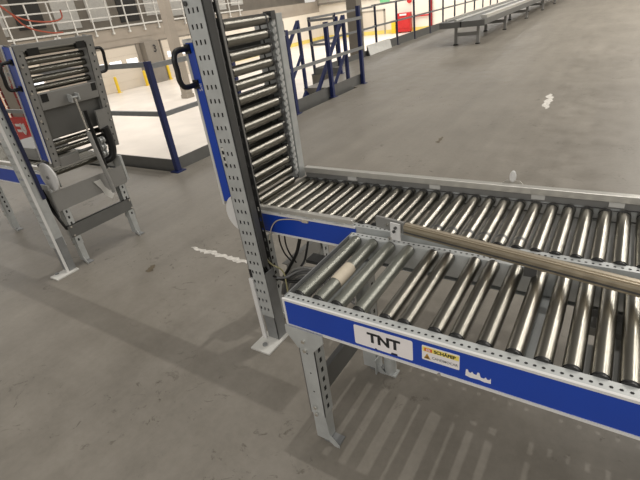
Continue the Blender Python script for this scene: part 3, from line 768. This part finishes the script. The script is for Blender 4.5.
r.location = (-3.63, 1.895, .80); r.rotation_euler.y = .158; r.scale.z = .94      # leaning slightly towards the aisle

# ------------------------------------------------------------------ left conveyor carrying the left gate
r = thing('roller_conveyor', 'roller conveyor with blue panel and cross tie, mostly hidden behind the white striped post', 'conveyor', (-3.6, 1.6, 0)); L = r.location
p = rail_pair(r, L, -5.6, -3.62, 1.57, 2.13, zlo=.60)
x = -3.70
while x > -5.5:
    add_roller(r, L, (x, 1.85, ZR), .475, 'roller_w'); x -= .0667
g = MB().box(-5.6, -3.75, 1.562, 1.59, .76, .79).build('guide_rail', 'silver', r, L)
for y, f in ((1.487, -1), (2.06, 1)):
    leg(r, L, -3.545, y if f < 0 else y+.0, .54, face=f, bracket=False, w=.07, d=.055)
leg(r, L, -5.0, 1.60, .56, bracket=False); leg(r, L, -5.0, 2.10, .56, face=1, bracket=False)
MB().box(-3.512, -3.506, 1.47, 2.06, .245, .350).box(-3.53, -3.506, 1.47, 2.06, .346, .350).build('cross_tie', 'grey_d', r, L)
MB().box(-3.510, -3.504, 1.455, 2.09, .485, .64).box(-3.56, -3.504, 1.452, 1.458, .44, .66).build('bearing_plate', 'grey', r, L)
MB().box(-3.62, -3.51, 1.455, 1.47, .56, .70).build('hinge_support', 'galv', r, L)
MB().box(-3.62, -3.51, 2.10, 2.12, .5, .72).build('hinge_support', 'galv', r, L)
q = MB().prism([(-3.50, 1.80, .60), (-3.50, 1.86, .60), (-3.50, 1.875, .53), (-3.50, 1.93, .44), (-3.50, 1.90, .41), (-3.50, 1.86, .45), (-3.50, 1.84, .52)], (.006, 0, 0))
q.build('spring_anchor', 'white2', r, L)
for z in (.335, .26):
    for y in (1.495, 2.045): MB().cyl((-3.506, y, z), (-3.498, y, z), .009, 6).build('bolt', 'bolt', r, L)
tag(MB().tube(smooth_path([(-3.60, 1.46, .66), (-3.56, 1.44, .52), (-3.52, 1.45, .40), (-3.53, 1.47, .33), (-3.58, 1.49, .32)], 6), .012, 8).build('cable', 'black'), 'black cable loop hanging behind the left gate post', 'cable')
r = thing('control_cabinet', 'grey control box standing on the conveyor behind the white striped post', 'box', (-4.4, 1.9, .75)); L = r.location
MB().box(-4.75, -4.15, 1.75, 2.05, .752, .86).build('box_body', 'grey', r, L, .004)
MB().box(-4.15, -4.14, 1.78, 2.02, .77, .84).build('lid', 'grey_d', r, L)

# ------------------------------------------------------------------ far conveyor, top right
r = thing('belt_conveyor', 'long low grey conveyor standing alone on the open platform floor in the distance', 'conveyor', (-4.2, 14.2, 0)); L = r.location
y0, y1 = 14.15, 34
MB().box(-4.85, -4.72, y0, y1, .52, .66).box(-3.68, -3.55, y0, y1, .52, .66).build('side_frame', 'grey_d', r, L)
MB().box(-4.85, -4.25, y0-.03, y0+.02, .50, .655).box(-4.2, -3.55, y0-.03, y0+.02, .50, .655).build('end_frame', 'grey_d', r, L)
MB().box(-4.25, -4.2, y0-.02, y0+.03, .50, .66).build('end_gap', 'black', r, L)
MB().box(-4.72, -3.68, y0, y1, .60, .645).build('belt', 'grey_d', r, L)
MB().box(-4.50, -4.44, y0+.3, y1, .655, .70).build('guide_rail', 'white2', r, L)
MB().box(-3.80, -3.62, y0+.5, y1, .66, .74).build('guide_rail', 'silver', r, L)
MB().box(-4.86, -4.80, y0+.5, y1, .66, .72).build('guide_rail', 'silver', r, L)
for y in (14.45, 17.9, 21.8, 25.7, 29.6):
    for x in (-4.45, -3.8):
        q = MB().box(x-.04, x+.04, y-.03, y+.03, .03, .52).build('leg', 'grey', r, L)
        MB().box(x-.06, x+.06, y-.05, y+.05, 0, .03).build('foot', 'black', q, L)
    MB().box(-4.45, -3.8, y-.015, y+.015, .24, .34).build('cross_tie', 'grey', r, L)

# ------------------------------------------------------------------ marks on the floor
def mark(label, quad, n, m, cat='tape', jag=.012, name='tape_remnant'):
    """irregular thin strip along quad's centre line: ((x,y),(x,y), width)"""
    (ax, ay), (bx, by), w = quad
    d = Vector((bx-ax, by-ay)); nn = Vector((-d.y, d.x)).normalized()
    up = []; dn = []
    for i in range(n+1):
        t = i/n; p = Vector((ax, ay))+d*t
        e = min(1, 6*t+.3, 6*(1-t)+.3)
        a = w/2*e+random.uniform(-jag, jag); c = w/2*e+random.uniform(-jag, jag)
        up.append(p+nn*max(.003, a)); dn.append(p-nn*max(.003, c))
    b = MB()
    for i in range(n): b.face([(*dn[i], .0012), (*dn[i+1], .0012), (*up[i+1], .0012), (*up[i], .0012)])
    return tag(b.build(name, m, None, ((ax+bx)/2, (ay+by)/2, 0)) if False else b.build(name, m), label, cat)
mark('worn white tape remnant on the floor between the two upright gates', ((-2.80, 2.02), (-2.16, 2.0), .05), 26, 'tapew', jag=.016)
mark('worn white tape remnant on the open floor beyond the conveyors', ((-.83, 6.72), (-.90, 7.65), .07), 12, 'tapew', jag=.035)
mark('brown stain on the floor between the left gate and the tape remnant', ((-2.88, 1.70), (-2.83, 1.60), .05), 7, 'stain', 'stain', .012, 'floor_stain')
mark('dark scuff on the open floor between the railing and the tape remnant', ((-1.75, 5.05), (-1.78, 5.3), .05), 6, 'stain', 'stain', .02, 'floor_stain')

# ------------------------------------------------------------------ lights
sun = bpy.data.lights.new('sun', 'SUN'); so = bpy.data.objects.new('sun', sun); COL.objects.link(so)
so.rotation_euler = Vector((.068, .165, 1)).to_track_quat('Z', 'Y').to_euler()
so.location = (0, 0, 12); sun.energy = .55; sun.angle = math.radians(.7); sun.color = (1, .97, .92)
def area(loc, sx, sy, power, col=(1, .96, .90), rot=(0, 0, 0)):
    l = bpy.data.lights.new('lamp', 'AREA'); l.shape = 'RECTANGLE'; l.size = sx; l.size_y = sy; l.energy = power; l.color = col
    o = bpy.data.objects.new('lamp', l); COL.objects.link(o); o.location = loc; o.rotation_euler = rot; return o
area((-25.5, 24, 6.0), 17, 44, 3700, (1, .96, .91))
area((-20, 50, 6.5), 24, 10, 3000, (1, .97, .93))
for x in (3.5, 8, 12.5): area((x, 22, 8), .5, 26, 1750, (1, .95, .88))
area((2.5, -7, 5.5), 12, 3, 420, (1, .97, .93), (math.radians(52), 0, math.radians(8)))  # unseen broad fill added behind the camera to brighten panels and posts

w = bpy.data.worlds.new('World'); sc.world = w; w.use_nodes = True
nt = w.node_tree; bg = nt.nodes['Background']
tc = nt.nodes.new('ShaderNodeTexCoord'); sx = nt.nodes.new('ShaderNodeSeparateXYZ'); rp = nt.nodes.new('ShaderNodeValToRGB')
nt.links.new(tc.outputs['Generated'], sx.inputs['Vector']); nt.links.new(sx.outputs['Z'], rp.inputs['Fac'])
e = rp.color_ramp.elements
e[0].position = 0; e[0].color = (1.2, 1.13, 1.02, 1); e[1].position = 1; e[1].color = (1.2, 1.15, 1.06, 1)
for p, v in ((.08, .85), (.20, .27), (.62, .27), (.80, 1.15)):
    q = e.new(p); q.color = (v, v*.95, v*.875, 1)
az = nt.nodes.new('ShaderNodeMapRange'); az.inputs['From Min'].default_value = .15; az.inputs['From Max'].default_value = .6
az.inputs['To Min'].default_value = 1; az.inputs['To Max'].default_value = .30
nt.links.new(sx.outputs['X'], az.inputs['Value'])
zm = nt.nodes.new('ShaderNodeMapRange'); zm.inputs['From Min'].default_value = .5; zm.inputs['From Max'].default_value = .7
nt.links.new(sx.outputs['Z'], zm.inputs['Value'])
mx = nt.nodes.new('ShaderNodeMath'); mx.operation = 'MAXIMUM'
nt.links.new(az.outputs['Result'], mx.inputs[0]); nt.links.new(zm.outputs['Result'], mx.inputs[1])
ml = nt.nodes.new('ShaderNodeMath'); ml.operation = 'MULTIPLY'; ml.inputs[1].default_value = .62
nt.links.new(mx.outputs[0], ml.inputs[0]); nt.links.new(ml.outputs[0], bg.inputs['Strength'])
nt.links.new(rp.outputs['Color'], bg.inputs['Color'])

# ------------------------------------------------------------------ camera
cam = bpy.data.cameras.new('camera'); co = bpy.data.objects.new('camera', cam); COL.objects.link(co)
cam.sensor_width = 36; cam.sensor_fit = 'HORIZONTAL'; cam.lens = 440.268*36/640
cam.clip_start = .05; cam.clip_end = 300
yaw, pitch, roll = -.63049069, .4906611, .141676475
cy, sy, cp, sp, cr, sr = math.cos(yaw), math.sin(yaw), math.cos(pitch), math.sin(pitch), math.cos(roll), math.sin(roll)
f = Vector((sy*cp, cy*cp, -sp)); rt = Vector((cy, -sy, 0)); d = f.cross(rt)
r2 = rt*cr+d*sr; d2 = rt*-sr+d*cr
co.matrix_world = Matrix(((r2.x, -d2.x, -f.x, 0), (r2.y, -d2.y, -f.y, 0), (r2.z, -d2.z, -f.z, 1.65), (0, 0, 0, 1)))
sc.camera = co
sc.view_settings.view_transform = 'Standard'
sc.view_settings.look = 'None'
sc.view_settings.exposure = 0
